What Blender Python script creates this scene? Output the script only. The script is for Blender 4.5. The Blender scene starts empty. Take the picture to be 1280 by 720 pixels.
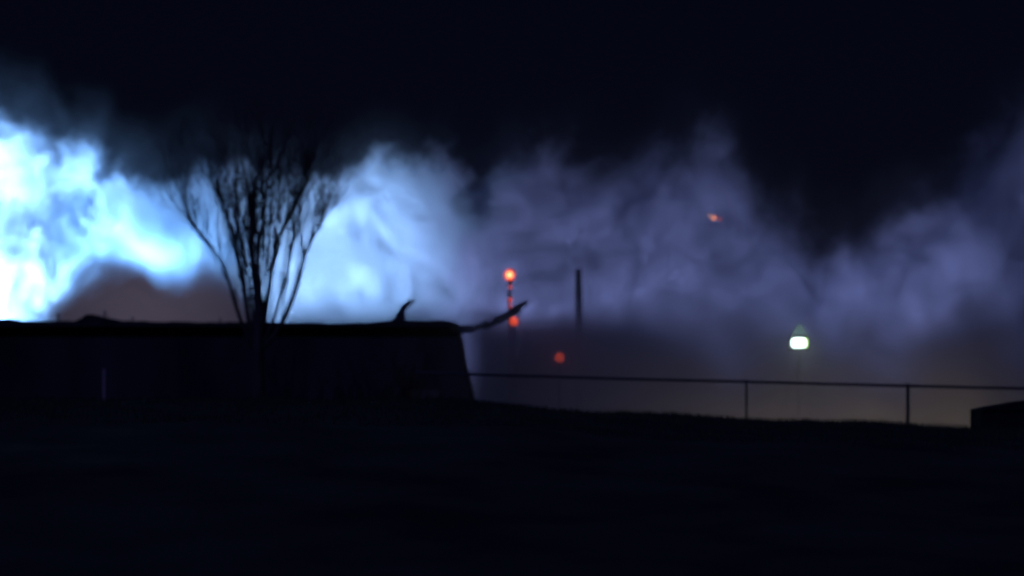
import bpy, bmesh, math, random
from mathutils import Vector, Matrix

# ------------------------------------------------------------------ camera, world, lights, exposure
S = bpy.context.scene
COL = S.collection
FPX = 2887.0           # focal length in photo pixels (1280 wide): a long zoom lens
HZ = 505.0             # the photo row of the horizon
CAMZ = 1.7

def P(px, py, d):
    """World point that the photo shows at (px, py), d metres from the camera."""
    return Vector(((px - 640) / FPX * d, d, CAMZ + (HZ - py) / FPX * d))

cam = bpy.data.cameras.new('camera')
co = bpy.data.objects.new('camera', cam)
COL.objects.link(co)
co.location = (0, 0, CAMZ)
co.rotation_euler = (math.radians(90), 0, 0)
cam.sensor_width = 36
cam.lens = FPX / 1280 * 36
cam.shift_y = (HZ - 360) / 1280
cam.clip_start = 0.1
cam.clip_end = 6000
cam.dof.use_dof = True
cam.dof.focus_distance = 20
cam.dof.aperture_fstop = 1.3
S.camera = co

W = bpy.data.worlds.new('World')
S.world = W
W.use_nodes = True
wn, wl = W.node_tree.nodes, W.node_tree.links
bg = wn['Background']
sky = wn.new('ShaderNodeTexSky')
sky.sky_type = 'NISHITA'
sky.sun_disc = False
sky.sun_elevation = math.radians(24)
sky.sun_rotation = math.radians(200)
tint = wn.new('ShaderNodeMix'); tint.data_type = 'RGBA'; tint.blend_type = 'MULTIPLY'
tint.inputs[0].default_value = 1.0
tint.inputs[7].default_value = (0.44, 0.42, 1.1, 1)     # night: deeper blue than a day sky
wl.new(sky.outputs[0], tint.inputs[6])
wl.new(tint.outputs[2], bg.inputs[0])
bg.inputs[1].default_value = 0.00075

def light(name, kind, loc, energy, color, aim=None, size=0.3, angle=None, blend=0.6):
    l = bpy.data.lights.new(name, kind)
    l.energy = energy
    l.color = color
    o = bpy.data.objects.new(name, l)
    COL.objects.link(o)
    o.location = loc
    if kind in ('POINT', 'SPOT'):
        l.shadow_soft_size = size
    if kind == 'SPOT':
        l.spot_size = math.radians(angle)
        l.spot_blend = blend
    if aim is not None:
        o.rotation_euler = (Vector(aim) - Vector(loc)).to_track_quat('-Z', 'Y').to_euler()
    return o

blue_fill = light('blue_fill', 'SUN', (0, 0, 50), 0.26, (0.17, 0.25, 1.0), aim=(12, 40, 18))  # added fill, no source in view: lifts dark ground and walls to blue
blue_fill.data.angle = math.radians(0.5)

BLUE = (0.165, 0.44, 1.0)
PALE = (0.30, 0.54, 1.0)
VIOLET = (0.37, 0.43, 1.0)
# the scene lights of the fire crews: floodlights on the ground behind the building, turned up into the smoke
light('flood', 'SPOT', (-20.5, 77.0, 3.0), 135000, (0.24, 0.50, 1.0), aim=(-21.5, 86, 6.0), size=0.4, angle=130, blend=0.6)
light('flood', 'SPOT', (-12.8, 78.6, 4.4), 22000, BLUE, aim=(-13.2, 86, 8.0), size=0.4, angle=90, blend=0.9)
light('flood', 'SPOT', (-6.0, 76.2, 6.2), 10500, PALE, aim=(-6.8, 86, 7.6), size=0.5, angle=100, blend=0.9)
light('flood', 'SPOT', (-1.5, 77.0, 3.0), 1750, VIOLET, aim=(2.0, 86, 8.0), size=0.4, angle=110, blend=0.9)
light('flood', 'SPOT', (5.5, 76.5, 3.0), 1650, VIOLET, aim=(8.5, 86, 8.0), size=0.4, angle=115, blend=1.0)
light('flood', 'SPOT', (13.5, 76.5, 4.0), 1600, VIOLET, aim=(15.0, 86, 8.0), size=0.4, angle=115, blend=1.0)
light('hump_fill', 'SPOT', (-11.6, 69.4, 4.7), 420, (0.88, 0.76, 1.0), aim=(-11.6, 75, 5.0), size=0.5, angle=130, blend=0.8)  # unseen spot added above the roof to brighten the smoke hump
for lx, le in ((4.5, 50), (7.4, 105), (10.2, 160), (13.0, 190)):  # unseen low spots, spread out to warm the foot of the murk
    light('warm_fill', 'SPOT', (lx, 64.6, 0.15), le, (1.0, 0.80, 0.42), aim=(lx, 70, -0.9), size=0.2, angle=130, blend=1.0)

for lx, le in ((3.0, 190), (9.0, 200), (14.0, 200)):  # unseen pale spots added behind the bank to lift the murk
    light('murk_fill', 'SPOT', (lx, 58.0, 1.2), le, (0.66, 0.68, 1.0), aim=(lx + 0.5, 68, 2.4), size=0.3, angle=100, blend=1.0)

S.view_settings.view_transform = 'Standard'
S.view_settings.look = 'None'
S.view_settings.gamma = 1
S.view_settings.use_curve_mapping = False
S.view_settings.exposure = 0
cy = S.cycles
cy.volume_bounces = 1
cy.max_bounces = 6
cy.use_denoising = True
cy.sample_clamp_indirect = 1.5
cy.adaptive_threshold = 0.006
cy.volume_step_rate = 1.0
cy.volume_max_steps = 512

# ------------------------------------------------------------------ helpers
random.seed(7)

def tag(o, label=None, cat=None, group=None, kind=None):
    for k, v in (('label', label), ('category', cat), ('group', group), ('kind', kind)):
        if v:
            o[k] = v
    return o

def empty(name, loc, rz=0.0):
    o = bpy.data.objects.new(name, None)
    COL.objects.link(o)
    o.location = loc
    o.rotation_euler = (0, 0, rz)
    return o

def obj(name, bm, mat, parent=None, smooth=False):
    """Link a bmesh as one object; its coordinates are world coordinates, made local to the parent."""
    bm.normal_update()
    me = bpy.data.meshes.new(name)
    if parent is not None:
        inv = Matrix.Translation(-Vector(parent_world(parent)))
        bm.transform(inv)
    bm.to_mesh(me)
    bm.free()
    me.materials.append(mat)
    if smooth:
        for p in me.polygons:
            p.use_smooth = True
    o = bpy.data.objects.new(name, me)
    COL.objects.link(o)
    o.parent = parent
    return o

def parent_world(o):
    v = Vector((0, 0, 0))
    while o is not None:
        v += o.location
        o = o.parent
    return v

def box(bm, lo, hi, bevel=0.0):
    c = [(a + b) / 2 for a, b in zip(lo, hi)]
    s = [b - a for a, b in zip(lo, hi)]
    r = bmesh.ops.create_cube(bm, size=1.0)
    bmesh.ops.scale(bm, vec=s, verts=r['verts'])
    bmesh.ops.translate(bm, vec=c, verts=r['verts'])
    if bevel:
        es = list({e for v in r['verts'] for e in v.link_edges})
        bmesh.ops.bevel(bm, geom=es, offset=bevel, segments=2, affect='EDGES', profile=0.5)

def tube(bm, pts, radii, n=8, cap=True):
    pts = [Vector(p) for p in pts]
    rings = []
    u = None
    for i, p in enumerate(pts):
        a = pts[max(i - 1, 0)]
        b = pts[min(i + 1, len(pts) - 1)]
        t = (b - a).normalized()
        if u is None:
            u = t.orthogonal().normalized()
        u = (u - t * u.dot(t)).normalized()
        v = t.cross(u)
        r = radii[i] if isinstance(radii, (list, tuple)) else radii
        rings.append([bm.verts.new(p + (u * math.cos(2 * math.pi * k / n) + v * math.sin(2 * math.pi * k / n)) * r) for k in range(n)])
    for A, B in zip(rings, rings[1:]):
        for k in range(n):
            bm.faces.new((A[k], A[(k + 1) % n], B[(k + 1) % n], B[k]))
    if cap:
        bm.faces.new(rings[0][::-1])
        bm.faces.new(rings[-1])

def prism(bm, outline, y0, y1):
    """Extrude an (x, z) outline from y0 to y1."""
    a = [bm.verts.new((x, y0, z)) for x, z in outline]
    b = [bm.verts.new((x, y1, z)) for x, z in outline]
    bm.faces.new(a)
    bm.faces.new(b[::-1])
    n = len(a)
    for i in range(n):
        j = (i + 1) % n
        bm.faces.new((a[j], a[i], b[i], b[j]))
    bmesh.ops.recalc_face_normals(bm, faces=bm.faces[:])

def ball(bm, c, r, seg=20, scale=(1, 1, 1)):
    q = bmesh.ops.create_uvsphere(bm, u_segments=seg, v_segments=seg // 2, radius=r)
    bmesh.ops.scale(bm, vec=scale, verts=q['verts'])
    bmesh.ops.translate(bm, vec=c, verts=q['verts'])

def mat(name, color, rough=0.8, metal=0.0, vary=0.35, scale=3.0, bump=0.0, stretch=(1, 1, 1)):
    m = bpy.data.materials.new(name)
    m.use_nodes = True
    nt = m.node_tree
    b = nt.nodes['Principled BSDF']
    b.inputs['Roughness'].default_value = rough
    b.inputs['Metallic'].default_value = metal
    tc = nt.nodes.new('ShaderNodeTexCoord')
    mp = nt.nodes.new('ShaderNodeMapping')
    mp.inputs['Scale'].default_value = stretch
    nz = nt.nodes.new('ShaderNodeTexNoise')
    nz.inputs['Scale'].default_value = scale
    nz.inputs['Detail'].default_value = 6
    rp = nt.nodes.new('ShaderNodeValToRGB')
    lo = [c * (1 - vary) for c in color]
    hi = [min(1, c * (1 + vary)) for c in color]
    rp.color_ramp.elements[0].color = (*lo, 1)
    rp.color_ramp.elements[1].color = (*hi, 1)
    rp.color_ramp.elements[0].position = 0.3
    rp.color_ramp.elements[1].position = 0.7
    nt.links.new(tc.outputs['Object'], mp.inputs[0])
    nt.links.new(mp.outputs[0], nz.inputs['Vector'])
    nt.links.new(nz.outputs[0], rp.inputs[0])
    nt.links.new(rp.outputs[0], b.inputs['Base Color'])
    if bump:
        bp = nt.nodes.new('ShaderNodeBump')
        bp.inputs['Strength'].default_value = bump
        nt.links.new(nz.outputs[0], bp.inputs['Height'])
        nt.links.new(bp.outputs[0], b.inputs['Normal'])
    return m

def lamp_mat(name, color, strength):
    m = bpy.data.materials.new(name)
    m.use_nodes = True
    b = m.node_tree.nodes['Principled BSDF']
    b.inputs['Base Color'].default_value = (*[c * 0.5 for c in color], 1)
    b.inputs['Emission Color'].default_value = (*color, 1)
    b.inputs['Emission Strength'].default_value = strength
    return m

M = {
    'ground': mat('dead_grass_soil', (0.05, 0.05, 0.032), 0.95, vary=0.5, scale=0.8, bump=0.4),
    'grass': mat('grass_blades', (0.05, 0.06, 0.03), 0.9, vary=0.4, scale=1.5),
    'wall': mat('sooty_wall', (0.03, 0.03, 0.032), 0.85, vary=0.5, scale=0.7, bump=0.2, stretch=(1, 1, 0.3)),
    'roof': mat('charred_roofing', (0.035, 0.033, 0.034), 0.9, vary=0.5, scale=2.0, bump=0.3),
    'metal': mat('bent_sheet_metal', (0.10, 0.10, 0.11), 0.55, 0.6, vary=0.5, scale=4.0),
    'glass': mat('dark_window_glass', (0.02, 0.02, 0.025), 0.15, vary=0.2),
    'frame': mat('window_frame_paint', (0.10, 0.10, 0.10), 0.6, vary=0.3, scale=8.0),
    'door': mat('door_paint', (0.06, 0.05, 0.05), 0.6, vary=0.4, scale=5.0),
    'bark': mat('grey_bark', (0.06, 0.05, 0.045), 0.9, vary=0.5, scale=6.0, bump=0.5, stretch=(1, 1, 0.25)),
    'twig': mat('twig_bark', (0.06, 0.05, 0.045), 0.9, vary=0.4, scale=6.0),
    'galv': mat('dull_steel', (0.06, 0.06, 0.06), 0.5, 0.7, vary=0.3, scale=9.0),
    'black': mat('black_painted_steel', (0.025, 0.025, 0.025), 0.5, 0.2, vary=0.4, scale=8.0),
    'box': mat('dark_painted_cabinet', (0.012, 0.012, 0.012), 0.9, vary=0.4, scale=3.0),
    'pink': mat('faded_red_marker', (0.5, 0.3, 0.3), 0.6, vary=0.2, scale=10.0),
    'red': lamp_mat('red_beacon_glass', (1.0, 0.10, 0.03), 1.1),
    'red_hot': lamp_mat('red_beacon_core', (1.0, 0.42, 0.18), 2.6),
    'red_dim': lamp_mat('dim_red_glass', (1.0, 0.10, 0.06), 0.5),
    'white': lamp_mat('floodlight_face', (0.78, 1.0, 0.92), 7.0),
}

# ------------------------------------------------------------------ ground
def lerp(a, b, t):
    return a + (b - a) * t

def smooth(a, b, x):
    t = min(1, max(0, (x - a) / (b - a)))
    return t * t * (3 - 2 * t)

def ground_z(x, y):
    px = 640 + x / 34.0 * FPX
    crest_py = 503 + 13 * smooth(560, 740, px) + 20 * min(1.6, max(0, (px - 690) / 500))
    cz = CAMZ + (HZ - crest_py) / FPX * 34.0
    rise = smooth(4, 33, y) * (1 - smooth(35, 48, y))
    n = 0.05 * math.sin(x * 1.7 + y * 0.4) * math.sin(y * 0.9 - x * 0.3) + 0.03 * math.sin(x * 4.1 + 1.0) * math.sin(y * 2.3)
    return cz * rise + n * (0.3 + 0.4 * rise)

xs = [-2500, -1200, -600, -300, -150, -80, -50, -35] + [-25 + i * 0.5 for i in range(101)] + [35, 50, 80, 150, 300, 600, 1200, 2500]
ys = [-300, -100, -30, -10, 0, 3] + [5 + i * 0.5 for i in range(100)] + [60, 70, 80, 95, 120, 160, 250, 400, 800, 1600, 3000, 5000]
bm = bmesh.new()
gv = [[bm.verts.new((x, y, ground_z(x, y))) for x in xs] for y in ys]
for j in range(len(ys) - 1):
    for i in range(len(xs) - 1):
        bm.faces.new((gv[j][i], gv[j][i + 1], gv[j + 1][i + 1], gv[j + 1][i]))
tag(obj('ground', bm, M['ground'], smooth=True), 'dark grassy ground rising to a low bank', kind='structure')

# rough grass on the bank
bm = bmesh.new()
for i in range(26000):
    y = random.uniform(26, 36.5)
    x = random.uniform(-0.235, 0.235) * y
    z = ground_z(x, y)
    h = random.uniform(0.02, 0.09) * (1.6 if random.random() < 0.04 else 1)
    a = random.uniform(0, math.pi)
    w = 0.006
    dx, dy = math.cos(a) * w, math.sin(a) * w
    lx, ly = random.gauss(0, 0.35) * h, random.gauss(0, 0.35) * h
    v = [bm.verts.new((x - dx, y - dy, z - 0.01)), bm.verts.new((x + dx, y + dy, z - 0.01)), bm.verts.new((x + lx, y + ly, z + h))]
    bm.faces.new(v)
tag(obj('grass', bm, M['grass']), 'short rough grass along the top of the dark bank', 'grass', kind='stuff')

# ------------------------------------------------------------------ burning building
D = 66.0
def XZ(px, py, d=D):
    p = P(px, py, d)
    return (p.x, p.z)

b0 = P(300, 500, D); b0.z = 0
bld = empty('building', b0)
tag(bld, 'long low burned building in dark silhouette before the lit smoke', 'building')
xl = P(-140, 0, D).x
xr = P(572, 0, D).x
roof_z = P(0, 409, D).z
bm = bmesh.new()
xb = P(592, 0, D).x
prism(bm, [(xl, -0.1), (xb, -0.1), (P(588, 0, D).x, P(0, 490, D).z), (P(578, 0, D).x, P(0, 450, D).z), (xr, P(0, 414, D).z), (xr - 0.1, roof_z), (xl, roof_z)], D, D + 7.5)
obj('wall', bm, M['wall'], bld)
# broken roof edge: a traced, ragged line
top = [(-150, 401), (-60, 400), (0, 399), (14, 398.5), (22, 401), (60, 402), (70, 401.5), (95, 402), (104, 398), (110, 393.5), (118, 393), (126, 395), (132, 399), (150, 401.5),
       (190, 402), (230, 403), (270, 403.5), (330, 403), (380, 404), (430, 404.5), (465, 403.5), (484, 401.5), (498, 400), (515, 401), (535, 401), (552, 400.5), (562, 401), (569, 404), (574, 411)]
bm = bmesh.new()
ol = []
for (a, b) in zip(top, top[1:]):
    n = max(1, int((b[0] - a[0]) / 6))
    for k in range(n):
        t = k / n
        ol.append(XZ(lerp(a[0], b[0], t), lerp(a[1], b[1], t) + random.uniform(-0.7, 0.7)))
ol.append(XZ(*top[-1]))
x_end = ol[-1][0]
outline = ol + [(x_end - 0.05, roof_z + 0.003), (xl - 0.25, roof_z + 0.003)]
outline[0] = (xl - 0.25, outline[0][1])
prism(bm, outline, D - 0.35, D + 7.9)
rf = obj('roof', bm, M['roof'], bld)
# torn sheet standing up from the roof: a tapering hook
def strip(pts, widths, d, thick, rough=1.0):
    bm = bmesh.new()
    fp_, fw_ = [], []
    for i in range(len(pts) - 1):
        for k in range(3):
            t = k / 3
            fp_.append((lerp(pts[i][0], pts[i + 1][0], t) + random.uniform(-0.8, 0.8) * rough, lerp(pts[i][1], pts[i + 1][1], t) + random.uniform(-0.8, 0.8) * rough))
            fw_.append(lerp(widths[i], widths[i + 1], t) * random.uniform(0.72, 1.25))
    pts, widths = fp_ + [pts[-1]], fw_ + [widths[-1]]
    pts = [P(x, y, d) for x, y in pts]
    L, R = [], []
    for i, p in enumerate(pts):
        t = (pts[min(i + 1, len(pts) - 1)] - pts[max(i - 1, 0)]).normalized()
        nrm = Vector((-t.z, 0, t.x))
        L.append(p + nrm * widths[i] / 2)
        R.append(p - nrm * widths[i] / 2)
    for y0 in (0,):
        a = [bm.verts.new((v.x, v.y - thick / 2, v.z)) for v in L + R[::-1]]
        b = [bm.verts.new((v.x, v.y + thick / 2 + 0.12 * math.sin(i), v.z)) for i, v in enumerate(L + R[::-1])]
        n = len(a)
        m_ = len(L)
        for i in range(m_ - 1):
            bm.faces.new((a[i], a[i + 1], a[n - 2 - i], a[n - 1 - i]))
            bm.faces.new((b[i + 1], b[i], b[n - 1 - i], b[n - 2 - i]))
        for i in range(n):
            j = (i + 1) % n
            bm.faces.new((a[j], a[i], b[i], b[j]))
    bmesh.ops.recalc_face_normals(bm, faces=bm.faces[:])
    return bm
hook = obj('torn_flashing', strip([(499, 403), (500, 395), (503, 388), (507, 382), (512, 378), (519, 376)], [0.36, 0.28, 0.21, 0.15, 0.10, 0.05], D + 0.2, 0.25), M['metal'], bld)
hook['label'] = 'short curled hook of torn flashing standing on the roof'
beam = obj('bent_gutter', strip([(562, 405), (574, 411), (588, 411.5), (602, 408.5), (616, 404), (630, 397), (643, 389), (653, 381), (661, 375)],
                                [0.22, 0.24, 0.21, 0.21, 0.22, 0.25, 0.24, 0.17, 0.05], D + 0.1, 0.25), M['metal'], bld)
beam['label'] = 'long bent gutter torn loose and pointing up past the end of the roof'
c = P(528, 470, D)
bm = bmesh.new()
box(bm, (c.x - 0.48, D - 0.05, -0.05), (c.x + 0.48, D + 0.01, 2.1), 0.01)
dr = obj('door', bm, M['door'], bld)
bm = bmesh.new()
ball(bm, (c.x + 0.38, D - 0.09, 1.02), 0.04, 12)
obj('handle', bm, M['galv'], dr)
# small vent pipes on the roof
for px, top_y, r in ((73, 391, 0.03), (131, 388, 0.03), (166, 396, 0.025), (275, 398, 0.03)):
    p = P(px, top_y, D + 1.5)
    bm = bmesh.new()
    tube(bm, [(p.x, p.y, roof_z), (p.x, p.y, p.z)], r, 8)
    obj('vent_pipe', bm, M['metal'], bld)

# ------------------------------------------------------------------ bare tree in front of the building
TD = 58.0
random.seed(21)
t0 = P(322, 500, TD); t0.z = 0
tree = empty('bare_tree', t0)
tag(tree, 'bare many-stemmed tree with fine upright twigs before the building', 'tree')
stems = [
    ([(322, 540), (322, 500), (322, 455), (322, 425), (324, 398), (321, 370), (317, 340), (313, 310), (316, 285), (317, 255), (322, 225)], 0.085),
    ([(321, 440), (314, 418), (309, 396), (307, 370), (301, 335), (295, 305), (287, 278), (279, 255), (270, 232)], 0.060),
    ([(320, 440), (309, 420), (299, 398), (291, 372), (282, 345), (270, 322), (257, 303), (243, 285), (229, 268)], 0.050),
    ([(323, 430), (329, 400), (335, 365), (340, 330), (346, 298), (356, 275), (367, 254), (378, 230), (384, 210)], 0.062),
    ([(324, 442), (342, 420), (357, 397), (367, 370), (376, 340), (381, 315), (390, 298), (400, 280), (408, 258)], 0.056),
    ([(323, 436), (335, 418), (344, 396), (350, 372), (357, 348), (360, 322), (366, 296), (372, 270)], 0.040),
    ([(322, 430), (318, 405), (314, 380), (310, 350), (307, 325), (300, 300), (292, 270), (288, 245)], 0.042),
    ([(323, 425), (327, 395), (326, 360), (324, 330), (328, 300), (334, 270), (338, 240), (344, 212)], 0.046),
]
tw = bmesh.new()
def twig(p, d, length, r, depth):
    n = 5
    pts, rad = [p.copy()], [r]
    dd = d.normalized()
    for i in range(n):
        dd = (dd + Vector((random.gauss(0, 0.10), random.gauss(0, 0.10), random.gauss(0.05, 0.07)))).normalized()
        pts.append(pts[-1] + dd * length / n)
        rad.append(max(0.005, r * (1 - 0.8 * (i + 1) / n)))
    tube(tw, pts, rad, 4, cap=False)
    if depth > 0:
        for k in range(random.randint(2, 4)):
            i = random.randint(1, n - 1)
            side = Vector((random.gauss(0, 0.36), random.gauss(0, 0.4), random.uniform(0.3, 0.8)))
            twig(pts[i], (dd + side).normalized(), length * random.uniform(0.4, 0.75), max(0.006, rad[i] * 0.7), depth - 1)
trunk = None
tb = bmesh.new()
for k, (pts, r) in enumerate(stems):
    yo = random.uniform(-0.9, 0.9) if k else 0
    r *= 1.2
    n = len(pts)
    w = []
    for i, (x, y) in enumerate(pts):
        q = P(x + random.uniform(-1.2, 1.2), y, TD)
        q.y += yo * smooth(0, n - 1, i)
        w.append(q)
    if k == 0:
        w[0].z = -0.1
        rad = [0.19, 0.17, 0.15, 0.12] + [r * (1 - 0.75 * i / (n - 4)) for i in range(n - 4)]
    else:
        rad = [r * (1 - 0.78 * i / n) for i in range(n)]
    tube(tb, w, rad, 7)
    for i in range(3, n):
        for j in range(5 if i > n // 2 else 3):
            t = random.random()
            a, b = w[i - 1], w[i]
            p = a.lerp(b, t)
            d = (b - a).normalized() + Vector((random.gauss(0, 0.26), random.gauss(0, 0.3), random.uniform(0.15, 0.5)))
            twig(p, d, random.uniform(0.9, 1.7) * (0.75 if i < n // 2 else 1.0), 0.017, 2 if i > n // 2 else 1)
for k in range(24):
    x0, y0 = random.uniform(303, 352), random.uniform(318, 405)
    x1 = 325 + (x0 - 325) * random.uniform(1.5, 2.6) + random.uniform(-8, 8)
    y1 = random.uniform(205, 285)
    dy_ = random.uniform(-0.8, 0.8)
    pts_ = []
    for i in range(8):
        t = i / 7
        q = P(lerp(x0, x1, t ** 1.25) + random.uniform(-1.5, 1.5), lerp(y0, y1, t), TD)
        q.y += dy_ * t
        pts_.append(q)
    tube(tw, pts_, [random.uniform(0.018, 0.028) * (1 - 0.7 * i / 7) for i in range(8)], 5, cap=False)
    for i in range(3, 8):
        for j in range(2):
            d = (pts_[i] - pts_[i - 1]).normalized() + Vector((random.gauss(0, 0.2), random.gauss(0, 0.25), random.uniform(0.1, 0.5)))
            twig(pts_[i], d, random.uniform(0.5, 1.1), 0.010, 1)
obj('trunk', tb, M['bark'], tree, smooth=True)
obj('crown', tw, M['twig'], tree)

# a faded red marker post before the wall
mp = P(130, 461, 60)
bm = bmesh.new()
box(bm, (mp.x - 0.035, 60 - 0.02, -0.05), (mp.x + 0.035, 60 + 0.02, mp.z), 0.008)
tag(obj('marker_post', bm, M['pink']), 'thin faded red marker post before the dark wall', 'post')

# ------------------------------------------------------------------ chain-link fence on the right
fa, fb = P(520, 466, 46.0), P(1400, 488.5, 42.6)
fence = empty('chain_link_fence', ((fa.x + fb.x) / 2, (fa.y + fb.y) / 2, 0))
tag(fence, 'dark chain-link fence with a top rail running across the murky lot', 'fence')
bm = bmesh.new()
tube(bm, [fa, fa.lerp(fb, 0.33) - Vector((0, 0, 0.012)), fa.lerp(fb, 0.66) - Vector((0, 0, 0.01)), fb], 0.027, 8)
obj('top_rail', bm, M['galv'], fence)
u = (fb - fa)
def at_x(px):
    # the point of the rail that the photo shows in column px
    k = (px - 640) / FPX
    t = (k * fa.y - fa.x) / (u.x - k * u.y)
    return fa + u * t
posts = [at_x(x) for x in (1337, 1135, 933)] 
for p in posts:
    bm = bmesh.new()
    pr = 0.03 if p.x > 6 else 0.021
    tube(bm, [(p.x, p.y + 0.02, ground_z(p.x, p.y) - 0.3), (p.x, p.y + 0.02, p.z + 0.01)], pr, 8)
    ball(bm, (p.x, p.y + 0.02, p.z + 0.015), pr * 1.1, 8)
    obj('post', bm, M['galv'], fence)
bm = bmesh.new()
H = 1.5
uh = Vector((u.x, u.y, 0)).normalized()
Lf = u.length
step = 0.09
nw = int(Lf / step)
for i in range(-int(H / step), nw):
    for s in (1, -1):
        a0 = i * step if s == 1 else i * step + H
        a1 = a0 + s * H
        t0_, t1_ = a0 / Lf, a1 / Lf
        z0 = fa + u * t0_ - Vector((0, 0, H + 0.03))
        z1 = fa + u * t1_ - Vector((0, 0, 0.03))
        if max(a0, a1) > Lf or min(a0, a1) < 0:
            continue
        w = uh * 0.0016
        v = [bm.verts.new(z0 - w), bm.verts.new(z0 + w), bm.verts.new(z1 + w), bm.verts.new(z1 - w)]
        bm.faces.new(v)
obj('wire_mesh', bm, M['galv'], fence)

# dark cabinet on the bank at the right
q = P(1226, 511, 36.0)
ub = empty('utility_box', (q.x + 0.6, 36.4, 0))
tag(ub, 'dark squat box with rounded corner beside the fence', 'utility box')
gz = ground_z(q.x + 0.6, 36.4) - 0.15
bm = bmesh.new()
box(bm, (q.x + 0.01, 36.0, gz), (q.x + 1.3, 36.9, q.z - 0.02), 0.03)
obj('body', bm, M['box'], ub)
bm = bmesh.new()
vs = [(q.x - 0.01, q.z - 0.03), (q.x + 1.32, q.z - 0.03), (q.x + 1.32, q.z + 0.17), (q.x + 0.7, q.z + 0.115), (q.x + 0.14, q.z + 0.02), (q.x + 0.05, q.z - 0.002), (q.x + 0.01, q.z - 0.018)]
prism(bm, vs, 35.97, 36.93)
obj('lid', bm, M['box'], ub)

# ------------------------------------------------------------------ lamps in the smoke
def beacon(px, py, d, r, label, material, hot=None, post=True):
    p = P(px, py, d)
    e = empty('warning_beacon', (p.x, p.y, 0))
    tag(e, label, 'beacon', 'red warning beacons')
    bm = bmesh.new()
    ball(bm, p, r, 20, (1, 1, 1.08))
    l = obj('lamp', bm, material, e, True)
    if hot:
        bm = bmesh.new()
        ball(bm, (p.x, p.y - r * 0.55, p.z), r * 0.62, 16)
        obj('bulb', bm, hot, l, True)
    bm = bmesh.new()
    tube(bm, [(p.x, p.y, p.z - r * 1.25), (p.x, p.y, p.z - r * 0.95)], r * 0.5, 12)
    obj('base', bm, M['black'], e)
    bm = bmesh.new()
    tube(bm, [(p.x, p.y, -0.1), (p.x, p.y, p.z - r * 1.25)], 0.05, 10)
    obj('post', bm, M['black'], e)
    return e, p
LD = 72.0
e, p = beacon(637, 344, LD, 0.17, 'brightest red beacon on top of the mast behind the bent gutter', M['red'], M['red_hot'])
for py, r in ((359, 0.06), (375, 0.075), (383, 0.05), (391, 0.07)):
    bm = bmesh.new()
    qq = P(638, py, LD)
    ball(bm, (qq.x, qq.y - 0.07, qq.z), r, 12)
    obj('marker_light', bm, M['red_dim'], e, True)
beacon(642.5, 402, LD - 0.5, 0.13, 'red beacon just below the bent gutter', mat and lamp_mat('red_low_glass', (1.0, 0.10, 0.03), 1.6))
beacon(699, 447, LD - 1.0, 0.14, 'dim red beacon low in the murk above the fence rail', lamp_mat('red_murk_glass', (1.0, 0.10, 0.02), 2.6))

# bright work light
fp = P(998.5, 429, 70.0)
fl = empty('floodlight', (fp.x, fp.y, 0))
tag(fl, 'bright white work light glowing alone in the murk above the fence', 'floodlight')
bm = bmesh.new()
box(bm, (fp.x - 0.22, fp.y - 0.10, fp.z - 0.13), (fp.x + 0.20, fp.y, fp.z + 0.14), 0.06)
obj('lens', bm, M['white'], fl)
bm = bmesh.new()
box(bm, (fp.x + 0.203, fp.y - 0.06, fp.z - 0.12), (fp.x + 0.25, fp.y, fp.z + 0.14), 0.015)
obj('fringe_strip', bm, lamp_mat('green_fringe', (0.55, 1.0, 0.16), 3.5), fl)  # glowing strip added as the green fringe on the lamp's edge
bm = bmesh.new()
box(bm, (fp.x - 0.30, fp.y + 0.003, fp.z - 0.22), (fp.x + 0.30, fp.y + 0.16, fp.z + 0.22), 0.03)
obj('housing', bm, M['black'], fl)
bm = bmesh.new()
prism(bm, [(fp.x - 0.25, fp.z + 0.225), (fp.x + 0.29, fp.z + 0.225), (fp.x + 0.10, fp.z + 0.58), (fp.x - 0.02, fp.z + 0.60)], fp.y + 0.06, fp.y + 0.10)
glow_plate = obj('glow_plate', bm, lamp_mat('lamp_glow', (0.6, 0.95, 0.9), 0.055), fl)  # glowing plate shaped as the peak of light over the lamp
glow_plate['label'] = 'faint greenish peak of glow above the lamp'
bm = bmesh.new()
tube(bm, [(fp.x - 0.24, fp.y + 0.13, fp.z + 0.20), (fp.x, fp.y + 0.13, fp.z + 0.62)], 0.018, 6)
tube(bm, [(fp.x + 0.24, fp.y + 0.13, fp.z + 0.20), (fp.x, fp.y + 0.13, fp.z + 0.62)], 0.018, 6)
obj('bracket', bm, mat('bright_galvanised', (0.45, 0.5, 0.45), 0.5, 0.3, vary=0.2), fl)
bm = bmesh.new()
tube(bm, [(fp.x, fp.y + 0.12, -0.1), (fp.x, fp.y + 0.12, fp.z - 0.2)], 0.018, 8)
obj('post', bm, M['black'], fl)

# charred pole
pp = P(723, 336, 78.6)
bm = bmesh.new()
pts = [(pp.x + random.uniform(-0.01, 0.01), 78.6, z) for z in [-0.1 + i * (pp.z + 0.1) / 8 for i in range(9)]]
tube(bm, pts, [0.11, 0.11, 0.11, 0.12, 0.12, 0.12, 0.12, 0.12, 0.10], 12)
tag(obj('charred_pole', bm, M['roof']), 'lone dark upright pole standing in the smoke', 'pole')

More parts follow.
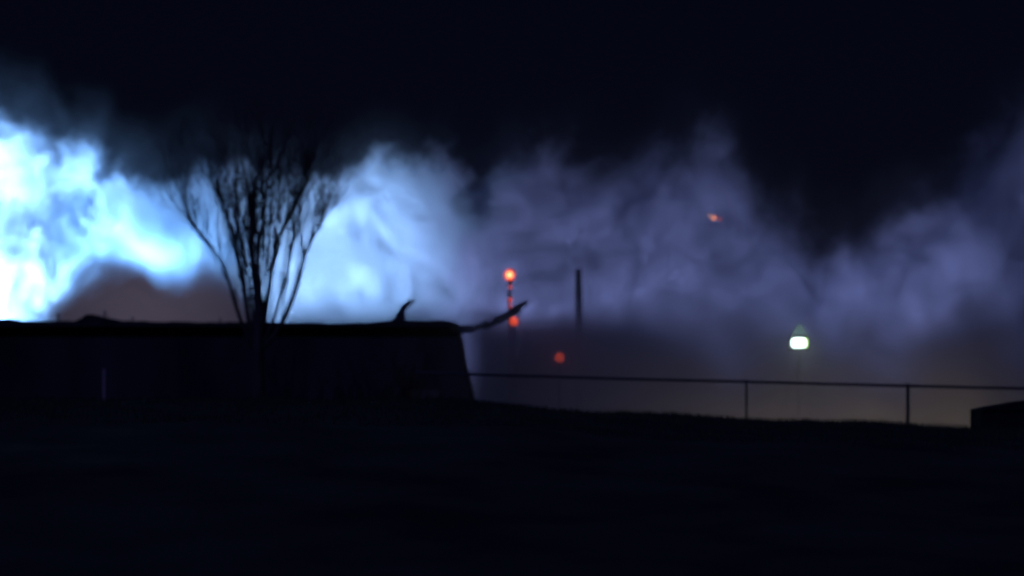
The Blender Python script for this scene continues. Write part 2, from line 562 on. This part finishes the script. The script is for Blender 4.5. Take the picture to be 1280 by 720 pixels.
# glowing ember high in the smoke
for px, py, r, st, col, lb in ((892.5, 272.5, 0.075, 0.9, (1.0, 0.32, 0.18), 'brightest of the tiny orange embers high in the violet smoke'),
                               (887, 269.5, 0.05, 0.30, (1.0, 0.55, 0.30), 'faint brownish ember just above and left of the bright one'),
                               (900, 274, 0.055, 0.22, (1.0, 0.16, 0.14), 'dull red ember just right of the bright one')):
    ep = P(px, py, 78.0)
    bm = bmesh.new()
    bmesh.ops.create_icosphere(bm, subdivisions=2, radius=r)
    for v in bm.verts:
        v.co *= random.uniform(0.75, 1.25)
    bmesh.ops.translate(bm, vec=ep, verts=bm.verts[:])
    tag(obj('ember', bm, lamp_mat('ember_glow', col, st)), lb, 'ember', 'embers drifting in the smoke')

# ------------------------------------------------------------------ smoke
def smoke_mat(name, color, aniso=0.0, absorb=(0, 0, 0)):
    m = bpy.data.materials.new(name)
    m.use_nodes = True
    nt = m.node_tree
    nt.nodes.clear()
    out = nt.nodes.new('ShaderNodeOutputMaterial')
    pv = nt.nodes.new('ShaderNodeVolumePrincipled')
    pv.inputs['Color'].default_value = (*color, 1)
    pv.inputs['Density'].default_value = 1.0
    pv.inputs['Density Attribute'].default_value = 'density'
    if any(absorb):
        pv.inputs['Absorption Color'].default_value = (*absorb, 1)
    pv.inputs['Anisotropy'].default_value = aniso
    nt.links.new(pv.outputs[0], out.inputs['Volume'])
    return m

class F:
    """A little field algebra on geometry nodes."""
    nt = None
    def __init__(s, sock): s.s = sock
    @staticmethod
    def op(kind, *a, clamp=False):
        n = F.nt.nodes.new('ShaderNodeMath'); n.operation = kind; n.use_clamp = clamp
        for i, x in enumerate(a):
            if isinstance(x, F): F.nt.links.new(x.s, n.inputs[i])
            else: n.inputs[i].default_value = x
        return F(n.outputs[0])
    def __add__(s, o): return F.op('ADD', s, o)
    def __radd__(s, o): return F.op('ADD', o, s)
    def __sub__(s, o): return F.op('SUBTRACT', s, o)
    def __rsub__(s, o): return F.op('SUBTRACT', o, s)
    def __mul__(s, o): return F.op('MULTIPLY', s, o)
    def __rmul__(s, o): return F.op('MULTIPLY', o, s)
    def ramp(s, a, b, c=0.0, d=1.0, smoothed=True):
        n = F.nt.nodes.new('ShaderNodeMapRange')
        n.interpolation_type = 'SMOOTHSTEP' if smoothed else 'LINEAR'
        F.nt.links.new(s.s, n.inputs[0])
        for i, v in enumerate((a, b, c, d)): n.inputs[1 + i].default_value = v
        return F(n.outputs[0])

def vec(x, y, z):
    n = F.nt.nodes.new('ShaderNodeCombineXYZ')
    for i, v in enumerate((x, y, z)):
        if isinstance(v, F): F.nt.links.new(v.s, n.inputs[i])
        else: n.inputs[i].default_value = v
    return n.outputs[0]

def noise(v, scale, detail=4.0, rough=0.55, color=False):
    n = F.nt.nodes.new('ShaderNodeTexNoise')
    F.nt.links.new(v, n.inputs['Vector'])
    n.inputs['Scale'].default_value = scale
    n.inputs['Detail'].default_value = detail
    n.inputs['Roughness'].default_value = rough
    if color:
        sp = F.nt.nodes.new('ShaderNodeSeparateXYZ')
        F.nt.links.new(n.outputs['Color'], sp.inputs[0])
        return [F(o) for o in sp.outputs]
    return F(n.outputs[0])

def curve(x, pts, lo, hi, vmax):
    """Smooth curve through (x, value) points."""
    n = F.nt.nodes.new('ShaderNodeFloatCurve')
    c = n.mapping.curves[0]
    P_ = [((a - lo) / (hi - lo), b / vmax) for a, b in pts]
    c.points[0].location = P_[0]
    c.points[1].location = P_[-1]
    for a, b in P_[1:-1]:
        c.points.new(a, b)
    n.mapping.update()
    r = x.ramp(lo, hi, 0, 1, False)
    F.nt.links.new(r.s, n.inputs['Value'])
    return F(n.outputs[0]) * vmax

def smoke(name, label, lo, hi, res, field, material):
    v = bpy.data.volumes.new(name)
    o = bpy.data.objects.new(name, v)
    COL.objects.link(o)
    nt = bpy.data.node_groups.new(name, 'GeometryNodeTree')
    nt.interface.new_socket('Geometry', in_out='INPUT', socket_type='NodeSocketGeometry')
    nt.interface.new_socket('Geometry', in_out='OUTPUT', socket_type='NodeSocketGeometry')
    nt.is_modifier = True
    F.nt = nt
    out = nt.nodes.new('NodeGroupOutput')
    cube = nt.nodes.new('GeometryNodeVolumeCube')
    pos = nt.nodes.new('GeometryNodeInputPosition')
    sp = nt.nodes.new('ShaderNodeSeparateXYZ')
    nt.links.new(pos.outputs[0], sp.inputs[0])
    d = field(F(sp.outputs[0]), F(sp.outputs[1]), F(sp.outputs[2]))
    nt.links.new(d.s, cube.inputs['Density'])
    cube.inputs['Min'].default_value = lo
    cube.inputs['Max'].default_value = hi
    for i, k in enumerate('XYZ'):
        cube.inputs['Resolution ' + k].default_value = max(4, int((hi[i] - lo[i]) / res))
    sm = nt.nodes.new('GeometryNodeSetMaterial')
    sm.inputs['Material'].default_value = material
    nt.links.new(cube.outputs[0], sm.inputs[0])
    nt.links.new(sm.outputs[0], out.inputs[0])
    md = o.modifiers.new('smoke', 'NODES')
    md.node_group = nt
    v.materials.append(material)
    return tag(o, label, 'smoke', kind='stuff')

BD = 86.0
outline_px = [(-260, 150), (-60, 165), (0, 168), (50, 172), (95, 205), (140, 222), (200, 248), (250, 262), (300, 268), (340, 262), (375, 258), (405, 262), (440, 240), (490, 228), (530, 232), (552, 205),
              (585, 222), (640, 200), (700, 215), (770, 215), (830, 180), (895, 180), (935, 232), (985, 272), (1040, 306), (1085, 290), (1130, 262), (1185, 244), (1225, 205), (1275, 140), (1420, 95)]
heights = [(P(x, 0, BD).x, P(0, y, BD).z) for x, y in outline_px]
XLO, XHI = heights[0][0], heights[-1][0]

def bank(x, y, z):
    w = noise(vec(x, y, z), 0.20, 2, 0.5, True)
    w2 = noise(vec(x, y, z), 0.65, 3, 0.6, True)
    qx, qy, qz = [c + (a - 0.5) * 4.5 + (b - 0.5) * 2.4 for c, a, b in zip((x, y, z), w, w2)]
    n1 = noise(vec(qx, qy, qz * 0.8), 0.36, 9, 0.70)
    n2 = noise(vec(qx + 31.0, qy, qz), 0.46, 9, 0.72)
    h = curve(x, heights, XLO, XHI, 16.0)
    fill = F.op('ABSOLUTE', x + 9.6).ramp(1.0, 3.6, 1.0, 0.0)
    s = h - z + (n1 - 0.5) * 9.0 + fill * 0.9
    soft = x.ramp(-6.0, 4.0, 1.0, 0.33)                  # thicker billows on the left, thin drifting smoke on the right
    edge = (s * soft).ramp(0.0, 1.2)
    thin = s.ramp(-2.4, 1.0, 0.0, 0.024)
    front = (y - 80.6 + (n1 - 0.5) * 13.0).ramp(0.0, 1.5)
    depth = s.ramp(0.0, 6.0, 0.0, 1.0)
    bl = (n2 + depth * 0.06 + fill * 0.14).ramp(0.44, 0.56, 0.03, 1.0)
    br = (n2 + depth * 0.06).ramp(0.40, 0.60, 0.10, 1.0)
    mx = x.ramp(-1.0, 8.0, 0.0, 1.0)
    body = bl * (1.0 - mx) + br * mx
    kx = x.ramp(-5.0, 3.0, 1.0, 0.45)
    low = z.ramp(1.0, 7.0, 1.3, 0.8)
    return (edge * body + thin * n2) * front * kx * low * 1.9
smoke('smoke', 'tall bank of billowing smoke lit blue-white behind the building', (XLO, 79, -0.5), (XHI, 93, 17), 0.125, bank, smoke_mat('pale_smoke', (0.86, 0.90, 0.95)))

hump_px = [(40, 470), (62, 400), (85, 368), (110, 345), (150, 337), (200, 350), (240, 352), (262, 345), (285, 356), (305, 376), (325, 400), (345, 440)]
hump = [(P(x, 0, 75).x, max(0, P(0, y, 75).z)) for x, y in hump_px]
def dark_hump(x, y, z):
    n1 = noise(vec(x, y, z), 0.6, 4, 0.55)
    h = curve(x, hump, hump[0][0], hump[-1][0], 8.0)
    s = h - z + (n1 - 0.5) * 1.6
    dy = F.op('ABSOLUTE', y - 75.0)
    return s.ramp(-0.7, 1.3) * dy.ramp(0.8, 1.7, 1.0, 0.0) * n1.ramp(0.3, 0.7, 0.5, 1.0) * 4.5
smoke('smoke', 'low brown hump of unlit smoke above the roof left of the tree', (hump[0][0], 73.2, 1.0), (hump[-1][0], 76.8, 7.5), 0.13, dark_hump, smoke_mat('brown_smoke', (0.62, 0.59, 0.62)))

low_px = [(345, 440), (385, 388), (480, 381), (560, 391), (588, 391), (610, 399), (640, 403), (700, 398), (760, 396), (850, 402), (950, 412), (1100, 412), (1200, 410), (1400, 405)]
lows = [(P(x, 0, 70).x, max(0, P(0, y, 70).z)) for x, y in low_px]
def low_murk(x, y, z):
    n1 = noise(vec(x, y, z), 0.4, 4, 0.55)
    h = curve(x, lows, lows[0][0], lows[-1][0], 8.0)
    s = h - z + (n1 - 0.5) * 1.6
    dy = F.op('ABSOLUTE', y - 70.5)
    left = x.ramp(-1.5, -0.3, 0.0, 1.0) + x.ramp(-2.8, -1.8, 0.34, 0.15)
    left = F.op('MINIMUM', left, 1.0)
    return left * (s + x.ramp(1.5, 7.0, 0.0, 1.0) * (z - 4.2) * 0.74).ramp(-0.5, 0.9) * dy.ramp(2.0, 3.6, 1.0, 0.0) * n1.ramp(0.3, 0.7, 0.6, 1.0) * 1.0
smoke('smoke', 'low grey murk lying over the lot behind the fence', (lows[0][0], 66.6, -0.4), (lows[-1][0], 74.4, 6.5), 0.16, low_murk, smoke_mat('grey_murk', (0.72, 0.70, 0.74)))
